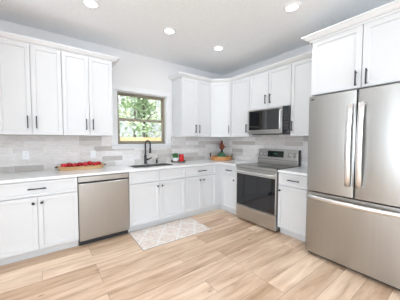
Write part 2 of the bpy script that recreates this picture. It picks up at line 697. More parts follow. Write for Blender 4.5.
wpart('casing_leg', bx(WX0 - 0.085, WX0, -0.022, -0.0005, WZ0, WZ1), m_trim, 0.003)
wpart('casing_leg', bx(WX1, WX1 + 0.085, -0.022, -0.0005, WZ0, WZ1), m_trim, 0.003)
wpart('casing_head', bx(WX0 - 0.085, WX1 + 0.085, -0.024, -0.0005, WZ1, WZ1 + 0.085), m_trim, 0.003)
wpart('window_stool', bx(WX0 - 0.095, WX1 + 0.095, -0.05, 0.06, WZ0 - 0.022, WZ0), m_trim, 0.004)
wpart('apron', bx(WX0 - 0.085, WX1 + 0.085, -0.02, -0.0005, 1.166, WZ0 - 0.022), m_trim, 0.003)
for nm, a in (('jamb', (WX0 + 0.001, WX0 + 0.012, 0.0, 0.139, WZ0, WZ1)), ('jamb', (WX1 - 0.012, WX1 - 0.001, 0.0, 0.139, WZ0, WZ1)),
              ('head_jamb', (WX0 + 0.001, WX1 - 0.001, 0.0, 0.139, WZ1 - 0.012, WZ1 - 0.001))):
    wpart(nm, bx(*a), m_trim)


def ring(x0, x1, z0, z1, ws, wt, wb, y0, y1):
    return to_wall(cells([x0, x0 + ws, x1 - ws, x1], [z0, z0 + wb, z1 - wt, z1],
                         lambda x, y: not (x0 + ws < x < x1 - ws and z0 + wb < y < z1 - wt), y0, y1), 'y')


fx0, fx1, fz0, fz1 = WX0 + 0.012, WX1 - 0.012, WZ0 + 0.001, WZ1 - 0.012
wpart('window_frame', ring(fx0, fx1, fz0, fz1, 0.022, 0.022, 0.022, 0.05, 0.13), m_bronze, 0.002)
zm = 1.652
s1 = wpart('upper_sash', ring(fx0 + 0.022, fx1 - 0.022, zm - 0.02, fz1 - 0.022, 0.022, 0.02, 0.036, 0.095, 0.122), m_bronze, 0.002)
s2 = wpart('lower_sash', ring(fx0 + 0.022, fx1 - 0.022, fz0 + 0.022, zm + 0.02, 0.026, 0.036, 0.03, 0.062, 0.09), m_bronze, 0.002)
wpart('glass_pane', bx(fx0 + 0.04, fx1 - 0.04, 0.106, 0.110, zm, fz1 - 0.036), m_pane, parent=s1)
wpart('glass_pane', bx(fx0 + 0.044, fx1 - 0.044, 0.074, 0.078, fz0 + 0.04, zm), m_pane, parent=s2)
for g in (s1, s2):
    for c in g.children:
        c.location = (0, 0, 0)

# ------------------------------------------------------------------ cabinets (local frame: x along the wall, -y out of the wall)
CT = 0.874      # top of base cabinets
BD, UD = 0.61, 0.325
UB, UT = 1.37, 2.42


def basin(x0, x1, y0, y1, zt, zb, th=0.004):
    bm = bmesh.new()
    box(bm, x0, x1, y0, y1, zb, zt)
    bmesh.ops.recalc_face_normals(bm, faces=bm.faces)
    f = [f for f in bm.faces if f.normal.z > 0.9][0]
    bmesh.ops.inset_region(bm, faces=[f], thickness=th)
    bmesh.ops.inset_region(bm, faces=[f], thickness=0.006, depth=-(zt - zb - th))
    return bm


def base_cabinet(label, loc, rot, w, doors, drawers, left_fill=0.0, body_x=None, toe_x=None, knobs=(), open_top=False):
    """doors: list of (x0,x1); drawers: (x0,x1,pull)"""
    t = thing('base_cabinet', label, 'cabinet', loc, rot, 'white base cabinets')
    b0, b1 = body_x or (0.001, w - 0.001)
    t0, t1 = toe_x or (b0, b1)
    body = basin(b0, b1, -BD, -0.012, CT, 0.10, 0.03) if open_top else bx(b0, b1, -BD, -0.012, 0.10, CT)
    obj('cabinet_body', body, m_cab, t, 0.0015)
    obj('toe_kick', bx(t0, t1, -0.55, -0.10, 0.001, 0.0995), m_cab, t)
    for k, (x0, x1) in enumerate(doors):
        d = obj('door', shaker(x0 + 0.002, x1 - 0.002, 0.108, 0.693, -0.63, 0.0195), m_cab, t, 0.0015)
        for (kk, kx) in knobs:
            if kk == k:
                knob(kx, 0.628, -0.63, d)
    for x0, x1, pull in drawers:
        d = obj('drawer' if pull else 'false_drawer_front', shaker(x0 + 0.002, x1 - 0.002, 0.704, 0.862, -0.63, 0.0195, 0.04), m_cab, t, 0.0015)
        if pull:
            bar_pull((x0 + x1) / 2, 0.786, -0.63, pull, False, d)
    return t


XL, XD, XS, XK = -3.669, -2.907, -2.297, -1.383     # left cabinet, dishwasher, sink base, corner cabinet starts
w = XD - XL
base_cabinet('white base cabinet left of the dishwasher, one wide drawer over two doors', (XL, 0, 0), 0, w,
             [(0, w / 2), (w / 2, w)], [(0, w, 0.16)], knobs=[(0, w / 2 - 0.037), (1, w / 2 + 0.037)])
w = XK - XS
base_cabinet('white sink base cabinet under the window with two plain false drawer fronts', (XS, 0, 0), 0, w,
             [(0, w / 2), (w / 2, w)], [(0, w / 2, 0), (w / 2, w, 0)], knobs=[(0, w / 2 - 0.036), (1, w / 2 + 0.036)], open_top=True)
w = 0.663
base_cabinet('white base cabinet between sink base and inside corner, drawer over two doors', (XK, 0, 0), 0, w,
             [(0, w / 2), (w / 2, w)], [(0, w, 0.18)], body_x=(0.001, -XK - 0.012), knobs=[(0, w / 2 - 0.036), (1, w / 2 + 0.036)])
RS0, RS1, FR0 = -1.06, -1.822, -2.300        # range start / end, fridge start along the range wall
RW = -PI / 2
base_cabinet('narrow white base cabinet between inside corner and left side of the range', (0, -0.611, 0), RW, 0.445,
             [(0.09, 0.444)], [(0.09, 0.444, 0.13)], body_x=(0.002, 0.444), toe_x=(-0.058, 0.444), knobs=[(0, 0.385)])
base_cabinet('white base cabinet between right side of the range and the refrigerator', (0, RS1 - 0.003, 0), RW, 0.462,
             [(0.005, 0.455)], [(0.005, 0.455, 0.16)], knobs=[(0, 0.035)])


def wall_cabinet(label, loc, rot, w, doors, z0=UB, z1=2.404, depth=UD, pulls=(), top=UT, body_x=None, pl=0.145, rail=0.06, pz=0.075):
    t = thing('wall_cabinet', label, 'cabinet', loc, rot, 'white wall cabinets')
    b0, b1 = body_x or (0.001, w - 0.001)
    obj('cabinet_body', bx(b0, b1, -depth, -0.001, 0, top - z0), m_cab, t, 0.0015)
    for k, (x0, x1) in enumerate(doors):
        d = obj('door', shaker(x0 + 0.003, x1 - 0.003, 0.003, z1 - z0, -depth - 0.02, 0.0195, rail), m_cab, t, 0.0015)
        for kk, px in pulls:
            if kk == k:
                bar_pull(px, pz + pl / 2, -depth - 0.02, pl, True, d)
    return t


pair = dict(pulls=[(0, 0.3 - 0.04), (1, 0.3 + 0.04)])
wall_cabinet('white wall cabinet at the far left end, two doors with dark bar pulls', (-3.618, 0, UB), 0, 0.6, [(0, 0.3), (0.3, 0.6)], **pair)
wall_cabinet('white two-door wall cabinet beside the left edge of the window', (-3.018, 0, UB), 0, 0.6, [(0, 0.3), (0.3, 0.6)], **pair)
wr = 1.273 - 0.612
wall_cabinet('white two-door wall cabinet beside the right edge of the window', (-1.273, 0, UB), 0, wr,
             [(0, wr / 2), (wr / 2, wr)], pulls=[(0, wr / 2 - 0.042), (1, wr / 2 + 0.042)])
# diagonal corner cabinet
t = thing('wall_cabinet', 'white diagonal corner wall cabinet with a single narrow door', 'cabinet', (0, 0, UB), 0, 'white wall cabinets')
obj('cabinet_body', prism([(-0.001, -0.001), (-0.610, -0.001), (-0.610, -0.325), (-0.325, -0.610), (-0.001, -0.610)], 0, UT - UB), m_cab, t)
L2 = 0.285 * math.sqrt(2)
bm = shaker(-L2 / 2 + 0.014, L2 / 2 - 0.014, 0.003, 2.404 - UB, -0.020, 0.0195, 0.06)
bmesh.ops.rotate(bm, verts=bm.verts, cent=(0, 0, 0), matrix=Matrix.Rotation(-PI / 4, 3, 'Z'))
bmesh.ops.translate(bm, verts=bm.verts, vec=(-0.4675, -0.4675, 0))
d = obj('door', bm, m_cab, t, 0.0015)
h = bar_pull(L2 / 2 - 0.05, 0.075 + 0.0725, -0.020, 0.145, True, d)
h.data.transform(Matrix.Translation((-0.4675, -0.4675, 0)) @ Matrix.Rotation(-PI / 4, 4, 'Z'))
wall_cabinet('white single-door wall cabinet between diagonal corner cabinet and microwave', (0, -0.611, UB), RW, 0.447, [(0.01, 0.447)], pulls=[(0, 0.405)])
wm = RS0 - RS1
wall_cabinet('short white two-door wall cabinet above the microwave', (0, RS0 + 0.001, 1.818), RW, wm,
             [(0, wm / 2), (wm / 2, wm)], z0=1.818, pulls=[(0, wm / 2 - 0.042), (1, wm / 2 + 0.042)])
wall_cabinet('white single-door wall cabinet between microwave and refrigerator', (0, RS1 - 0.001, UB), RW, 0.480, [(0, 0.480)], pulls=[(0, 0.032)])
FD = 0.75
wall_cabinet('deep white two-door cabinet over the refrigerator', (0, -2.306, 1.818), RW, 0.939,
             [(0.0, 0.4695), (0.4695, 0.939)], z0=1.818, z1=2.404, depth=FD, pulls=[(0, 0.4695 - 0.042), (1, 0.4695 + 0.042)], rail=0.07, pz=0.02)


# crown moulding along the top of the wall cabinets: swept profile
def sweep(name, path, prof, m):
    """path: xy points with the room on the right-hand side; prof: (out, z)"""
    bm = bmesh.new()
    rings = []
    n = len(path)
    for i, p in enumerate(path):
        p = Vector(p)
        dirs = []
        if i > 0:
            dirs.append((p - Vector(path[i - 1])).normalized())
        if i < n - 1:
            dirs.append((Vector(path[i + 1]) - p).normalized())
        ns = [Vector((d.y, -d.x)) for d in dirs]
        nn = sum(ns, Vector((0, 0))).normalized()
        k = 1 / nn.dot(ns[0])
        rings.append([bm.verts.new((p.x + nn.x * o * k, p.y + nn.y * o * k, z)) for o, z in prof])
    q = len(prof)
    for a, c in zip(rings, rings[1:]):
        for k in range(q):
            bm.faces.new((a[k], a[(k + 1) % q], c[(k + 1) % q], c[k]))
    bm.faces.new(rings[0][::-1])
    bm.faces.new(rings[-1])
    return struct(obj(name, bm, m, None))


crown = [(0.0, 2.4055), (0.016, 2.4055), (0.018, 2.416), (0.034, 2.416), (0.050, 2.423), (0.066, 2.440), (0.074, 2.440), (0.076, 2.447), (0.090, 2.449), (0.090, 2.463), (0.0, 2.463)]
e = 0.0005
sweep('trim_1', [(-3.75, -UD - e), (-2.418 + e, -UD - e), (-2.418 + e, -0.002)], crown, m_trim)
sweep('trim_2', [(-1.273 - e, -0.002), (-1.273 - e, -UD - e), (-0.6115, -UD - e), (-UD - e, -0.6115), (-UD - e, -2.3045)], crown, m_trim)
crown2 = [(o, z + 0.012) for o, z in crown]
crown2[0] = (0.0, 2.4055)
crown2[1] = (0.024, 2.4055)
sweep('trim_3', [(-UD - 0.10, -2.305), (-FD - e, -2.305), (-FD - e, -3.40)], crown2, m_trim)

# ------------------------------------------------------------------ worktops, sink, tap
SX0, SX1, SY0, SY1 = -2.165, -1.50, -0.49, -0.15
ctop = cells([-3.70, SX0, SX1, -0.645, -0.0095], [RS0 + 0.002, -0.645, SY0, SY1, -0.0095],
             lambda x, y: (y > -0.645 or x > -0.645) and not (SX0 < x < SX1 and SY0 < y < SY1), 0.875, 0.905)
tag(obj('countertop', ctop, m_quartz, None, 0.003), 'long white quartz countertop with the sink cut-out, turning the corner to the range', 'countertop')
tag(obj('countertop', bx(-0.645, -0.0095, FR0 + 0.004, RS1 - 0.003, 0.875, 0.905), m_quartz, None, 0.003),
    'short white quartz countertop between range and refrigerator', 'countertop')

t = thing('sink', 'double-bowl steel sink set in the white countertop below the window', 'sink', ((SX0 + SX1) / 2, (SY0 + SY1) / 2, 0.70))


hw, hd = (SX1 - SX0) / 2, (SY1 - SY0) / 2
for x0, x1 in ((-hw + 0.0015, -0.0025), (-0.0015, hw - 0.0015)):
    o = obj('basin', basin(x0, x1, -hd + 0.0015, hd - 0.0015, 0.2035, 0.003), m_basin, t)
    obj('drain', lathe([(0, 0.0), (0.04, 0.0), (0.045, 0.002), (0.03, 0.003), (0, 0.001)], 20, cx=(x0 + x1) / 2, cy=0.02, z=0.008), m_chrome, o)

FX, FY = -1.838, -0.085
t = thing('faucet', 'matte black gooseneck kitchen faucet behind the sink', 'faucet', (FX, FY, 0.9052))
smooth_by_angle(obj('faucet_body', lathe([(0, 0), (0.028, 0), (0.028, 0.006), (0.022, 0.010), (0.021, 0.15), (0.018, 0.155), (0, 0.155)], 20), m_black, t))
ang = math.radians(-50)
dx, dy = math.cos(ang), math.sin(ang)
arc = [(0, 0, 0.15), (0, 0, 0.22), (0, 0, 0.335)]
R = 0.044
for k in range(1, 13):
    a = PI - k * PI / 12
    arc.append((dx * (R + R * math.cos(a)), dy * (R + R * math.cos(a)), 0.335 + R * 1.3 * math.sin(a)))
arc += [(dx * 2 * R, dy * 2 * R, 0.27)]
obj('spout', tube(arc, 0.0125, 12), m_black, t, smooth=True)
smooth_by_angle(obj('spray_head', tube([(dx * 2 * R, dy * 2 * R, z) for z in (0.275, 0.27, 0.215, 0.20, 0.185)], [0.0135, 0.0175, 0.0175, 0.0195, 0.0185], 14), m_black, t))
smooth_by_angle(obj('lever', tube([(0.018, 0, 0.075), (0.048, 0.0, 0.075), (0.062, 0.0, 0.078), (0.09, -0.005, 0.092), (0.115, -0.007, 0.105)], [0.016, 0.015, 0.011, 0.009, 0.007], 12), m_black, t))
t = thing('soap_dispenser', 'short black soap dispenser right of the faucet', 'soap dispenser', (-1.632, -0.085, 0.9052))
smooth_by_angle(obj('pump_body', lathe([(0, 0), (0.021, 0), (0.021, 0.006), (0.017, 0.012), (0.017, 0.055), (0.012, 0.06), (0, 0.06)], 18), m_black, t))
smooth_by_angle(obj('nozzle', tube([(0, 0, 0.058), (0, 0, 0.075), (0.004, -0.012, 0.082), (0.012, -0.04, 0.080)], [0.009, 0.009, 0.008, 0.006], 10), m_black, t))

# ------------------------------------------------------------------ dishwasher
dw = XS - XD
t = thing('dishwasher', 'stainless steel dishwasher between two white base cabinets', 'dishwasher', (XD, 0, 0))
obj('tub', bx(0.006, dw - 0.006, -0.60, -0.02, 0.078, 0.868), m_side, t)
obj('toe_panel', bx(0.006, dw - 0.006, -0.575, -0.53, 0.004, 0.076), m_dark, t)
d = obj('door', bx(0.005, dw - 0.005, -0.642, -0.601, 0.078, 0.784), m_steel, t, 0.008, seg=3)
# control strip leans back over the pocket handle
obj('pocket_handle', bx(0.010, dw - 0.010, -0.618, -0.601, 0.785, 0.801), m_dark, t)
c = obj('control_panel', bx(0.005, dw - 0.005, -0.640, -0.601, 0.803, 0.866), m_steel, t, 0.004)
knob(dw * 0.84, 0.836, -0.640, c, 'button', m_dark, 0.006, 12, 0.004)

# ------------------------------------------------------------------ range
t = thing('range', 'stainless steel electric range with black glass oven door', 'oven', (0, RS0 - 0.001, 0), RW)
RWD = 0.760
obj('range_body', bx(0.002, RWD - 0.002, -0.62, -0.03, 0.05, 0.895), m_side, t)
for fx in (0.05, RWD - 0.05):
    for fy in (-0.58, -0.08):
        obj('foot', lathe([(0, 0), (0.018, 0), (0.018, 0.012), (0.010, 0.016), (0.010, 0.0495), (0, 0.0495)], 12, cx=fx, cy=fy, z=0.001), m_dark, t)
c = obj('cooktop', bx(0.0, RWD, -0.655, -0.095, 0.8955, 0.913), m_cook, t, 0.004)
obj('front_edge', bx(0.0, RWD, -0.668, -0.6555, 0.872, 0.914), m_steel, c, 0.004)
for (ex, ey, er) in ((0.20, -0.50, 0.105), (0.55, -0.50, 0.085), (0.20, -0.24, 0.085), (0.55, -0.24, 0.105)):
    obj('burner_ring', lathe([(er, 0), (er, 0.0006), (er - 0.004, 0.0006), (er - 0.004, 0)], 36, cx=ex, cy=ey, z=0.9131), m_side, c)
# backguard
bg = obj('backguard', to_wall(prism([(-0.095, 0.896), (-0.095, 0.985), (-0.085, 0.99), (-0.066, 1.158), (-0.035, 1.158), (-0.035, 0.896)], 0.0, RWD), 'x'), m_steelh, t, 0.003)
# upper console: tilted panel with dark display and four knobs
tilt = math.atan2(0.019, 0.168)


def on_console(bm):
    bmesh.ops.rotate(bm, verts=bm.verts, cent=(0, 0, 0), matrix=Matrix.Rotation(-tilt, 3, 'X'))
    bmesh.ops.translate(bm, verts=bm.verts, vec=(0, -0.0855, 0.99))
    return bm


obj('console_groove', bx(0.004, RWD - 0.004, -0.0958, -0.088, 0.9855, 0.9905), m_dark, bg)
dsp = obj('display', on_console(bx(0.20, 0.505, -0.003, 0.002, 0.035, 0.140)), m_display, bg, 0.002)
obj('clock_digits', on_console(bx(0.325, 0.378, -0.0036, -0.0031, 0.085, 0.105)), m_clock, dsp)
for kx in (0.055, 0.140, 0.60, 0.695):
    bm = lathe([(0, 0), (0.027, 0), (0.027, 0.004), (0.022, 0.006), (0.019, 0.028), (0, 0.030)], 24)
    for v in bm.verts:
        a, cc, hh = v.co
        v.co = (kx + a, -hh - 0.0005, 0.085 + cc)
    bk = lathe([(0.0275, 0), (0.034, 0), (0.034, 0.0015), (0.0275, 0.0015)], 24)
    for v in bk.verts:
        a, cc, hh = v.co
        v.co = (kx + a, -hh - 0.0003, 0.085 + cc)
    kb = smooth_by_angle(obj('knob', on_console(bm), m_chrome, bg))
    obj('knob_shade_ring', on_console(bk), m_dark, kb)  # dark ring stands in for the shading around each knob
    bm = bx(kx - 0.005, kx + 0.005, -0.033, -0.0285, 0.067, 0.103)
    obj('knob_grip', on_console(bm), m_dark, kb)
obj('side_cap', bx(RWD, RWD + 0.006, -0.094, -0.035, 0.896, 1.155), m_dark, bg)
# oven door
d = obj('oven_door', bx(0.006, RWD - 0.006, -0.655, -0.6205, 0.262, 0.868), m_steelh, t, 0.006)
obj('oven_window', bx(0.022, RWD - 0.022, -0.6585, -0.6552, 0.268, 0.770), m_glass_black, d, 0.002)
bm = tube([(0.035, -0.655, 0.822), (0.035, -0.690, 0.822), (0.05, -0.704, 0.822), (0.09, -0.708, 0.822), (RWD / 2, -0.712, 0.822), (RWD - 0.09, -0.708, 0.822), (RWD - 0.05, -0.704, 0.822), (RWD - 0.035, -0.690, 0.822), (RWD - 0.035, -0.655, 0.822)], 0.0135, 12)
obj('handle', bm, m_chrome, d, smooth=True)
obj('storage_drawer', bx(0.006, RWD - 0.006, -0.655, -0.6205, 0.034, 0.252), m_steelh, t, 0.006)

# ------------------------------------------------------------------ microwave
t = thing('microwave', 'stainless over-the-range microwave with dark glass door', 'microwave', (0, RS0 - 0.001, 1.415), RW)
MH = 0.398
obj('microwave_body', bx(0.002, RWD - 0.002, -0.352, -0.012, 0.0, MH), m_side, t)
obj('underside_vent', bx(0.06, RWD - 0.06, -0.32, -0.06, -0.010, -0.0005), m_dark, t)
d = obj('door', ring(0.002, 0.655, 0.002, MH - 0.002, 0.028, 0.018, 0.062, -0.388, -0.353), m_steelh, t, 0.003)
obj('door_glass', bx(0.029, 0.628, -0.384, -0.356, 0.063, MH - 0.019), m_glass_mw, d)
bm = tube([(0.642, -0.388, 0.05), (0.642, -0.412, 0.052), (0.642, -0.424, 0.075), (0.642, -0.427, 0.20), (0.642, -0.424, 0.325), (0.642, -0.412, 0.348), (0.642, -0.388, 0.35)], 0.0125, 10)
obj('handle', bm, m_chrome, d, smooth=True)
cp = obj('control_panel', bx(0.657, RWD - 0.001, -0.386, -0.353, 0.002, MH - 0.002), m_glass_black, t, 0.003)
obj('display', bx(0.675, RWD - 0.018, -0.3868, -0.3862, 0.325, 0.365), m_display, cp)
for r in range(5):
    obj('button_row', bx(0.675, RWD - 0.018, -0.3868, -0.3862, 0.06 + r * 0.045, 0.085 + r * 0.045), m_dark, cp)

# ------------------------------------------------------------------ refrigerator
FW_ = 0.912
t = thing('refrigerator', 'stainless french-door refrigerator at the right with a bottom freezer drawer', 'refrigerator', (0, -2.307, 0), RW)
obj('fridge_body', bx(0.004, FW_ - 0.004, -0.735, -0.04, 0.03, 1.785), m_side, t, 0.004)
obj('base_grille', bx(0.01, FW_ - 0.01, -0.765, -0.736, 0.012, 0.045), m_dark, t)
obj('hinge_cover', bx(0.02, 0.12, -0.78, -0.66, 1.7855, 1.803), m_side, t, 0.004)


def fridge_door(x0, x1, z0, z1):
    """front slightly crowned sideways with well rounded vertical edges"""
    n = 14
    pts = [(x1, -0.738), (x0, -0.738)]
    r = 0.018
    for k in range(5):
        a = k * PI / 8
        pts.append((x0 + r - r * math.cos(a), -0.812 - r * math.sin(a) * 0.9 + 0.010))
    for k in range(4, -1, -1):
        a = k * PI / 8
        pts.append((x1 - r + r * math.cos(a), -0.812 - r * math.sin(a) * 0.9 + 0.010))
    return prism(pts, z0, z1)


hx = FW_ / 2
dl = smooth_by_angle(obj('door', fridge_door(0.002, hx - 0.003, 0.752, 1.794), m_steel, t), 40)
dr = smooth_by_angle(obj('door', fridge_door(hx + 0.003, FW_ - 0.002, 0.752, 1.794), m_steel, t), 40)
fz = smooth_by_angle(obj('freezer_drawer', fridge_door(0.002, FW_ - 0.002, 0.05, 0.738), m_steel, t), 40)
for d, x in ((dl, hx - 0.045), (dr, hx + 0.045)):
    path = [(x, -0.816, 0.872), (x, -0.842, 0.872)]
    for k in range(11):
        u = k / 10
        path.append((x, -0.850 - 0.034 * math.sin(PI * u), 0.865 + 0.80 * u))
    path += [(x, -0.842, 1.655), (x, -0.816, 1.655)]
    obj('handle', tube(path, 0.0245, 16, flat=(0.55, 1.0)), m_chrome, d, smooth=True)
path = [(0.045, -0.816, 0.690), (0.045, -0.842, 0.690)]
for k in range(13):
    u = k / 12
    path.append((0.035 + (FW_ - 0.07) * u, -0.850 - 0.040 * math.sin(PI * u), 0.690))
path += [(FW_ - 0.045, -0.842, 0.690), (FW_ - 0.045, -0.816, 0.690)]
obj('handle', tube(path, 0.022, 16, flat=(1.0, 0.6)), m_chrome, fz, smooth=True)
obj('badge', bx(0.030, 0.062, -0.8205, -0.8187, 1.752, 1.766), m_dark, dl)


# ------------------------------------------------------------------ outlets
def outlet(label, x, z):
    t = thing('wall_outlet', label, 'outlet', (x, -0.0092, z), 0, 'white wall outlets')
    p = obj('cover_plate', bx(-0.036, 0.036, -0.006, -0.0003, -0.058, 0.058), m_plate, t, 0.002)
    for s in (-1, 1):
        o = obj('receptacle', bx(-0.016, 0.016, -0.0075, -0.0062, s * 0.026 - 0.013, s * 0.026 + 0.013), m_plate, t, 0.001)
        for a in (-0.006, 0.006):
            obj('slot', bx(a - 0.001, a + 0.001, -0.0079, -0.0076, s * 0.026 - 0.005, s * 0.026 + 0.006), m_socket, o)


outlet('white outlet on the tile at the far left, above the counter with nothing on it', -3.405, 1.118)
outlet('white outlet on the tile behind the right half of the apple tray', -2.63, 1.092)

# ------------------------------------------------------------------ recessed ceiling lamps
first = None
LAMPS = [((-2.78, -0.985), 'recessed ceiling light over the counter left of the window, leftmost in the photo'),
         ((-1.856, -0.985), 'recessed ceiling light in front of the window, second from the left'),
         ((-0.997, -0.985), 'recessed ceiling light nearest the corner where the two cabinet runs meet'),
         ((-1.038, -2.211), 'recessed ceiling light nearest the refrigerator, at upper right')]
for (x, y), lab in LAMPS:
    if first is None:
        first = thing('ceiling_light', lab, 'ceiling light', (x, y, CEIL - 0.0005), 0, 'recessed ceiling lights')
        smooth_by_angle(obj('trim_ring', lathe([(0.058, -0.002), (0.062, -0.010), (0.085, -0.005), (0.088, 0.0), (0.058, 0.0)], 32), m_plate, first))
        obj('lens', lathe([(0, -0.004), (0.0575, -0.004), (0.0575, -0.001), (0, -0.001)], 32), m_lens, first)
    else:
        dup(first, (x, y, CEIL - 0.0005), label=lab)
for (x, y) in [l[0] for l in LAMPS] + [(-2.78, -2.211), (-4.6, -0.985), (-4.6, -2.211), (-1.9, -4.4), (-3.6, -4.4)]:
    d = bpy.data.lights.new('lamp_glow', 'AREA')
    d.shape = 'DISK'
    d.size = 0.11
    d.energy = LAMP
    d.color = (0.93, 0.98, 1.03)
    o = bpy.data.objects.new('lamp_glow', d)
    COL.objects.link(o)
    o.location = (x, y, CEIL - 0.014)

# ------------------------------------------------------------------ things on the counters
CZ = 0.9055
# long wooden dough tray
t = thing('wooden_tray', 'long pale wooden dough bowl filled with red apples on the counter above the dishwasher', 'tray', (-2.80, -0.165, CZ), 0.02)
bm = bmesh.new()
Lh, Wh, H = 0.285, 0.098, 0.048
outer_b, outer_t, inner_t, inner_b = [], [], [], []
N_ = 40
for k in range(N_):
    a = 2 * PI * k / N_
    ca, sa = math.cos(a), math.sin(a)
    sx = math.copysign(abs(ca) ** 0.35, ca)
    sy = math.copysign(abs(sa) ** 0.55, sa)
    lift = 0.014 * abs(sx) ** 6
    outer_b.append(bm.verts.new((sx * Lh * 0.93, sy * Wh * 0.80, 0)))
    outer_t.append(bm.verts.new((sx * Lh, sy * Wh, H + lift)))
    inner_t.append(bm.verts.new((sx * (Lh - 0.022), sy * (Wh - 0.013), H + lift)))
    inner_b.append(bm.verts.new((sx * Lh * 0.84, sy * Wh * 0.64, 0.018)))
for A, B in ((outer_b, outer_t), (outer_t, inner_t), (inner_t, inner_b)):
    for k in range(N_):
        j = (k + 1) % N_
        bm.faces.new((A[k], A[j], B[j], B[k]))
bm.faces.new(outer_b[::-1])
bm.faces.new(inner_b)
smooth_by_angle(obj('tray_bowl', bm, m_dough, t), 40)
for s in (-1, 1):
    bm = tube([(s * 0.278, -0.035, 0.047), (s * 0.300, -0.025, 0.044), (s * 0.304, 0, 0.043), (s * 0.300, 0.025, 0.044), (s * 0.278, 0.035, 0.047)], 0.010, 8)
    obj('end_grip', bm, m_walnut, t, smooth=True)

ap = None
ORD = ['first', 'second', 'third', 'fourth', 'fifth', 'sixth', 'seventh', 'eighth']
xs_ = [-0.214, -0.150, -0.088, -0.024, 0.040, 0.102, 0.164, 0.216]
zs_ = [0.042, 0.048, 0.040, 0.044, 0.050, 0.056, 0.044, 0.046]
ys_ = [-0.020, 0.026, -0.026, 0.026, -0.026, 0.026, -0.026, 0.022]


def apple(label, p, r, rz):
    t = thing('apple', label, 'apple', p, rz, 'red apples in the wooden tray')
    prof = []
    for k in range(13):
        a = -PI / 2 + PI * k / 12
        rr = math.cos(a) * (1 + 0.10 * math.sin(a))
        z = math.sin(a) * 0.90
        if k > 9:
            z -= 0.16 * ((k - 9) / 3) ** 2
        if k < 2:
            z += 0.10 * (1 - k / 2)
        prof.append((max(rr, 0) * r if 0 < k < 12 else 0, z * r))
    obj('flesh', lathe(prof, 18), m_red, t, smooth=True)
    obj('stem', tube([(0, 0, r * 0.70), (0.001, 0, r * 0.95), (0.004, 0.002, r * 1.15)], 0.0016, 6), m_stem, t)
    return t


for k in range(8):
    end = 'left' if k < 4 else 'right'
    n = ORD[k] if k < 4 else ORD[7 - k]
    apple('red apple in the wooden dough bowl, %s from its %s end' % (n, end), (-2.80 + xs_[k], -0.165 + ys_[k], CZ + zs_[k] + 0.016), 0.0375 - 0.0008 * (k % 3), k * 1.3)

# small round tray with succulent pot and candle, right of the sink
tx, ty = -1.235, -0.150
t = thing('round_tray', 'small dark wooden round tray holding a potted plant and red candle, right of the sink', 'tray', (tx, ty, CZ))
smooth_by_angle(obj('tray_disc', lathe([(0, 0), (0.125, 0), (0.132, 0.006), (0.132, 0.026), (0.126, 0.026), (0.124, 0.010), (0, 0.010)], 32), m_walnut, t))
obj('bead_trim', lathe([(0.1325, 0.006), (0.138, 0.010), (0.138, 0.016), (0.1325, 0.018)], 32), m_bark, t)
t = thing('potted_succulent', 'green succulent in a white pot on the small round tray beside the sink', 'potted plant', (tx - 0.058, ty - 0.0, CZ + 0.0105))
smooth_by_angle(obj('pot', lathe([(0, 0), (0.044, 0), (0.055, 0.06), (0.055, 0.072), (0.049, 0.072), (0.046, 0.06), (0, 0.058)], 24), m_pot, t))


def leaf_cluster(n, r, h, z, w, ln, seed, spread=0.9):
    rnd = random.Random(seed)
    bm = bmesh.new()
    for k in range(n):
        a = rnd.uniform(0, 2 * PI)
        tl = rnd.uniform(0.05, spread)
        b0 = Vector((math.cos(a) * r * rnd.random(), math.sin(a) * r * rnd.random(), z))
        d = Vector((math.cos(a) * math.sin(tl), math.sin(a) * math.sin(tl), math.cos(tl)))
        l = ln * rnd.uniform(0.7, 1.15)
        s = d.cross(Vector((0, 0, 1)))
        s = (s if s.length > 0.01 else Vector((1, 0, 0))).normalized()
        nn = s.cross(d)
        ww = w * rnd.uniform(0.7, 1.1)
        P = [b0 - s * ww * 0.3, b0 + s * ww * 0.3, b0 + d * l * 0.5 + s * ww, b0 + d * l - nn * l * 0.06, b0 + d * l * 0.5 - s * ww]
        Q = [p + nn * ww * 0.35 for p in P]
        vp = [bm.verts.new(p) for p in P]
        vq = [bm.verts.new(p) for p in Q]
        bm.faces.new(vp[::-1])
        bm.faces.new(vq)
        for i in range(5):
            bm.faces.new((vp[i], vp[(i + 1) % 5], vq[(i + 1) % 5], vq[i]))
    return bm


obj('leaves', leaf_cluster(44, 0.042, 0, 0.056, 0.015, 0.10, 3, 0.55), m_leaf, t)
t = thing('candle', 'red glass jar candle on the small round tray beside the sink', 'candle', (tx + 0.060, ty - 0.02, CZ + 0.0105))
smooth_by_angle(obj('jar', lathe([(0, 0), (0.041, 0), (0.045, 0.004), (0.045, 0.128), (0.041, 0.128), (0.041, 0.095), (0, 0.093)], 24), m_candle, t))
obj('wick', tube([(0, 0, 0.093), (0.001, 0, 0.104), (0.002, 0, 0.112)], 0.0015, 6), m_darkstem, t)

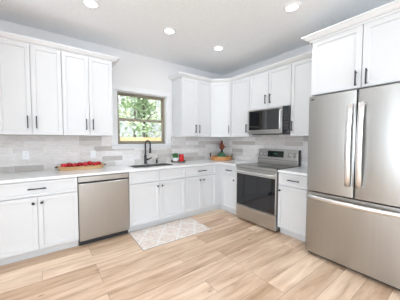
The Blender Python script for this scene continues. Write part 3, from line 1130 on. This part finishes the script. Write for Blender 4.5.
# round honey tray in the corner with plant
cx, cy = -0.275, -0.275
t = thing('round_tray', 'large honey-coloured round wooden tray with iron handles in the counter corner', 'tray', (cx, cy, CZ), -PI / 4)
smooth_by_angle(obj('tray_bowl', lathe([(0, 0), (0.200, 0), (0.212, 0.012), (0.214, 0.072), (0.203, 0.072), (0.199, 0.014), (0, 0.014)], 48), m_tray, t))
for s in (-1, 1):
    bm = tube([(s * 0.2155, -0.030, 0.055), (s * 0.222, -0.030, 0.09), (s * 0.222, -0.025, 0.122), (s * 0.222, 0, 0.132), (s * 0.222, 0.025, 0.122), (s * 0.222, 0.030, 0.09), (s * 0.2155, 0.030, 0.055)], 0.010, 8)
    obj('tray_handle', bm, m_iron, t, smooth=True)
t = thing('potted_plant', 'russet leafed plant in a squat green pot on the corner tray', 'potted plant', (cx + 0.008, cy - 0.008, CZ + 0.0145))
smooth_by_angle(obj('pot', lathe([(0, 0), (0.055, 0), (0.088, 0.035), (0.092, 0.070), (0.074, 0.105), (0.042, 0.128), (0.040, 0.138), (0.034, 0.138), (0.034, 0.12), (0, 0.12)], 28), m_greenpot, t))
smooth_by_angle(obj('stem', tube([(0, 0, 0.118), (0, 0, 0.15), (0.002, 0.0, 0.20)], [0.031, 0.026, 0.018], 12), m_darkstem, t))


def broad_leaf(a, tl, l, w, base):
    d = Vector((math.cos(a) * math.sin(tl), math.sin(a) * math.sin(tl), math.cos(tl)))
    s = d.cross(Vector((0, 0, 1))).normalized()
    n = s.cross(d)
    bm = bmesh.new()
    rows = []
    for k, (u, ww) in enumerate(((0, 0.12), (0.2, 0.62), (0.42, 1.0), (0.65, 0.8), (0.85, 0.42), (1.0, 0.05))):
        c = Vector(base) + d * l * u + n * (0.10 * l * u * u)
        rows.append([bm.verts.new(c + s * w * ww * q + n * (abs(q) * w * 0.25) + n * o) for q in (-1, 0, 1) for o in (0, 0.002)])
    for A, B in zip(rows, rows[1:]):
        bm.faces.new((A[0], A[2], B[2], B[0]))
        bm.faces.new((A[2], A[4], B[4], B[2]))
        bm.faces.new((A[1], B[1], B[3], A[3]))
        bm.faces.new((A[3], B[3], B[5], A[5]))
        bm.faces.new((A[0], B[0], B[1], A[1]))
        bm.faces.new((A[4], A[5], B[5], B[4]))
    bm.faces.new((rows[0][0], rows[0][1], rows[0][3], rows[0][2]))
    bm.faces.new((rows[0][2], rows[0][3], rows[0][5], rows[0][4]))
    bm.faces.new((rows[-1][0], rows[-1][2], rows[-1][3], rows[-1][1]))
    bm.faces.new((rows[-1][2], rows[-1][4], rows[-1][5], rows[-1][3]))
    return bm


for k in range(12):
    a = k * 2.4
    tl = (0.22, 0.50, 0.85)[k % 3]
    obj('leaf', broad_leaf(a, tl, (0.21, 0.165, 0.125)[k % 3], 0.036, (0.004 * math.cos(a), 0.004 * math.sin(a), 0.175)), m_russet, t)

# ------------------------------------------------------------------ rug
t = thing('rug', 'beige woven runner rug with white trellis lines on the floor below the sink', 'rug', (-1.785, -0.868, 0.0), math.radians(-1.5))
bm = bmesh.new()
hx_, hy_ = 0.51, 0.285
prism([(x, y) for x, y in [(-hx_ + 0.012, -hy_), (hx_ - 0.012, -hy_), (hx_, -hy_ + 0.012), (hx_, hy_ - 0.012), (hx_ - 0.012, hy_), (-hx_ + 0.012, hy_), (-hx_, hy_ - 0.012), (-hx_, -hy_ + 0.012)]], 0.001, 0.009, bm)
obj('rug_pile', bm, m_rug, t, 0.003)
bm = cells([-hx_ - 0.006, -hx_ + 0.002, hx_ - 0.002, hx_ + 0.006], [-hy_ - 0.006, -hy_ + 0.002, hy_ - 0.002, hy_ + 0.006],
           lambda x, y: not (abs(x) < hx_ - 0.003 and abs(y) < hy_ - 0.003), 0.0008, 0.006)
obj('bound_edge', bm, m_rugedge if 'm_rugedge' in globals() else noisy(mat('rug_binding', (0.40, 0.35, 0.31), 0.95), 60, 0.2), t)

# ------------------------------------------------------------------ outside the window
struct(obj('ground', bx(-14, 18, 0.16, 26, -0.45, -0.30), m_lawn))
FYY = 6.2
t = thing('wooden_fence', 'cedar board fence across the yard outside the window', 'fence', (2.0, FYY, -0.30))
for k in range(-28, 29):
    bm = prism([(-0.068, 0), (0.068, 0), (0.068, 1.70), (0.045, 1.725), (-0.045, 1.725), (-0.068, 1.70)], -0.010, 0.010)
    to_wall(bm, 'y')
    bmesh.ops.translate(bm, verts=bm.verts, vec=(k * 0.142, 0, 0.002))
    obj('board', bm, m_fence, t)
for z in (0.35, 1.35):
    obj('rail', bx(-4.1, 4.2, 0.011, 0.05, z, z + 0.09), m_fence, t)

TREES = [  # x, y, trunk h, trunk r, crown radius, crown z, n leaves, material, label
    (-1.6, 9.4, 6.0, 0.08, 1.4, 3.4, 2200, 0, 'yellow-green tree at the left edge of the window view behind the fence'),
    (1.3, 7.9, 7.0, 0.09, 1.1, 3.6, 1500, 1, 'thin-trunked green tree left of the middle of the window view'),
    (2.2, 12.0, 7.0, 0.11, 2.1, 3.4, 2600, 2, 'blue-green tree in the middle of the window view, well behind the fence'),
    (4.1, 8.0, 6.5, 0.08, 1.2, 3.2, 1600, 1, 'slim green tree right of the middle of the window view'),
    (6.0, 10.2, 6.5, 0.10, 1.8, 3.2, 2300, 0, 'yellow-green leafy tree at the right edge of the window view'),
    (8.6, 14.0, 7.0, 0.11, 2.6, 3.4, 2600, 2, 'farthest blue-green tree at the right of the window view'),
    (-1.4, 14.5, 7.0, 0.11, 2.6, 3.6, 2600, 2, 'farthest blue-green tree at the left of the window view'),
    (4.6, 15.5, 7.0, 0.11, 2.7, 3.4, 2800, 0, 'distant yellow-green tree filling the gap between the nearer trunks'),
]
for x, y, th, tr, cr_, cz_, nl, mi, lab in TREES:
    t = thing('tree', lab, 'tree', (x, y, -0.30), 0, 'trees beyond the fence')
    rnd = random.Random(int(x * 100) + 5)
    lean = rnd.uniform(-0.35, 0.35)
    obj('trunk', tube([(lean * (k / 6) ** 2, 0.05 * math.sin(k), th * k / 6) for k in range(7)], [tr * (1 - 0.11 * k) for k in range(7)], 10), m_bark, t, smooth=True)
    for k in range(5):
        a = rnd.uniform(0, 2 * PI)
        z0 = th * rnd.uniform(0.3, 0.8)
        l = rnd.uniform(0.8, 1.5)
        bl = lean * (z0 / th) ** 2
        obj('branch', tube([(bl, 0, z0), (bl + math.cos(a) * l * 0.5, math.sin(a) * l * 0.5, z0 + l * 0.45), (bl + math.cos(a) * l, math.sin(a) * l, z0 + l * 0.6)], [tr * 0.4, tr * 0.28, tr * 0.12], 7), m_bark, t, smooth=True)
    bm = bmesh.new()
    blobs = [(rnd.gauss(0, cr_ * 0.45), rnd.gauss(0, cr_ * 0.35), cz_ + rnd.gauss(0, cr_ * 0.55), cr_ * rnd.uniform(0.28, 0.5)) for _ in range(13)]
    for k in range(int(nl * 0.55)):
        bx0, by0, bz0, br0 = blobs[k % len(blobs)]
        v = Vector((rnd.gauss(0, 1), rnd.gauss(0, 1), rnd.gauss(0, 1))).normalized() * br0 * rnd.uniform(0.55, 1.0)
        c = Vector((bx0, by0, bz0)) + v
        if c.z < 0.35:
            c.z = 0.35 + rnd.random() * 0.5
        s = rnd.uniform(0.09, 0.17)
        a = Vector((rnd.gauss(0, 1), rnd.gauss(0, 1), rnd.gauss(0, 0.6))).normalized()
        q = a.cross(Vector((rnd.gauss(0, 1), rnd.gauss(0, 1), rnd.gauss(0, 1)))).normalized()
        bm.faces.new([bm.verts.new(c + d) for d in (-a * s, q * s * 0.5, a * s, -q * s * 0.5)])
    obj('crown', bm, m_leafs[mi], t)
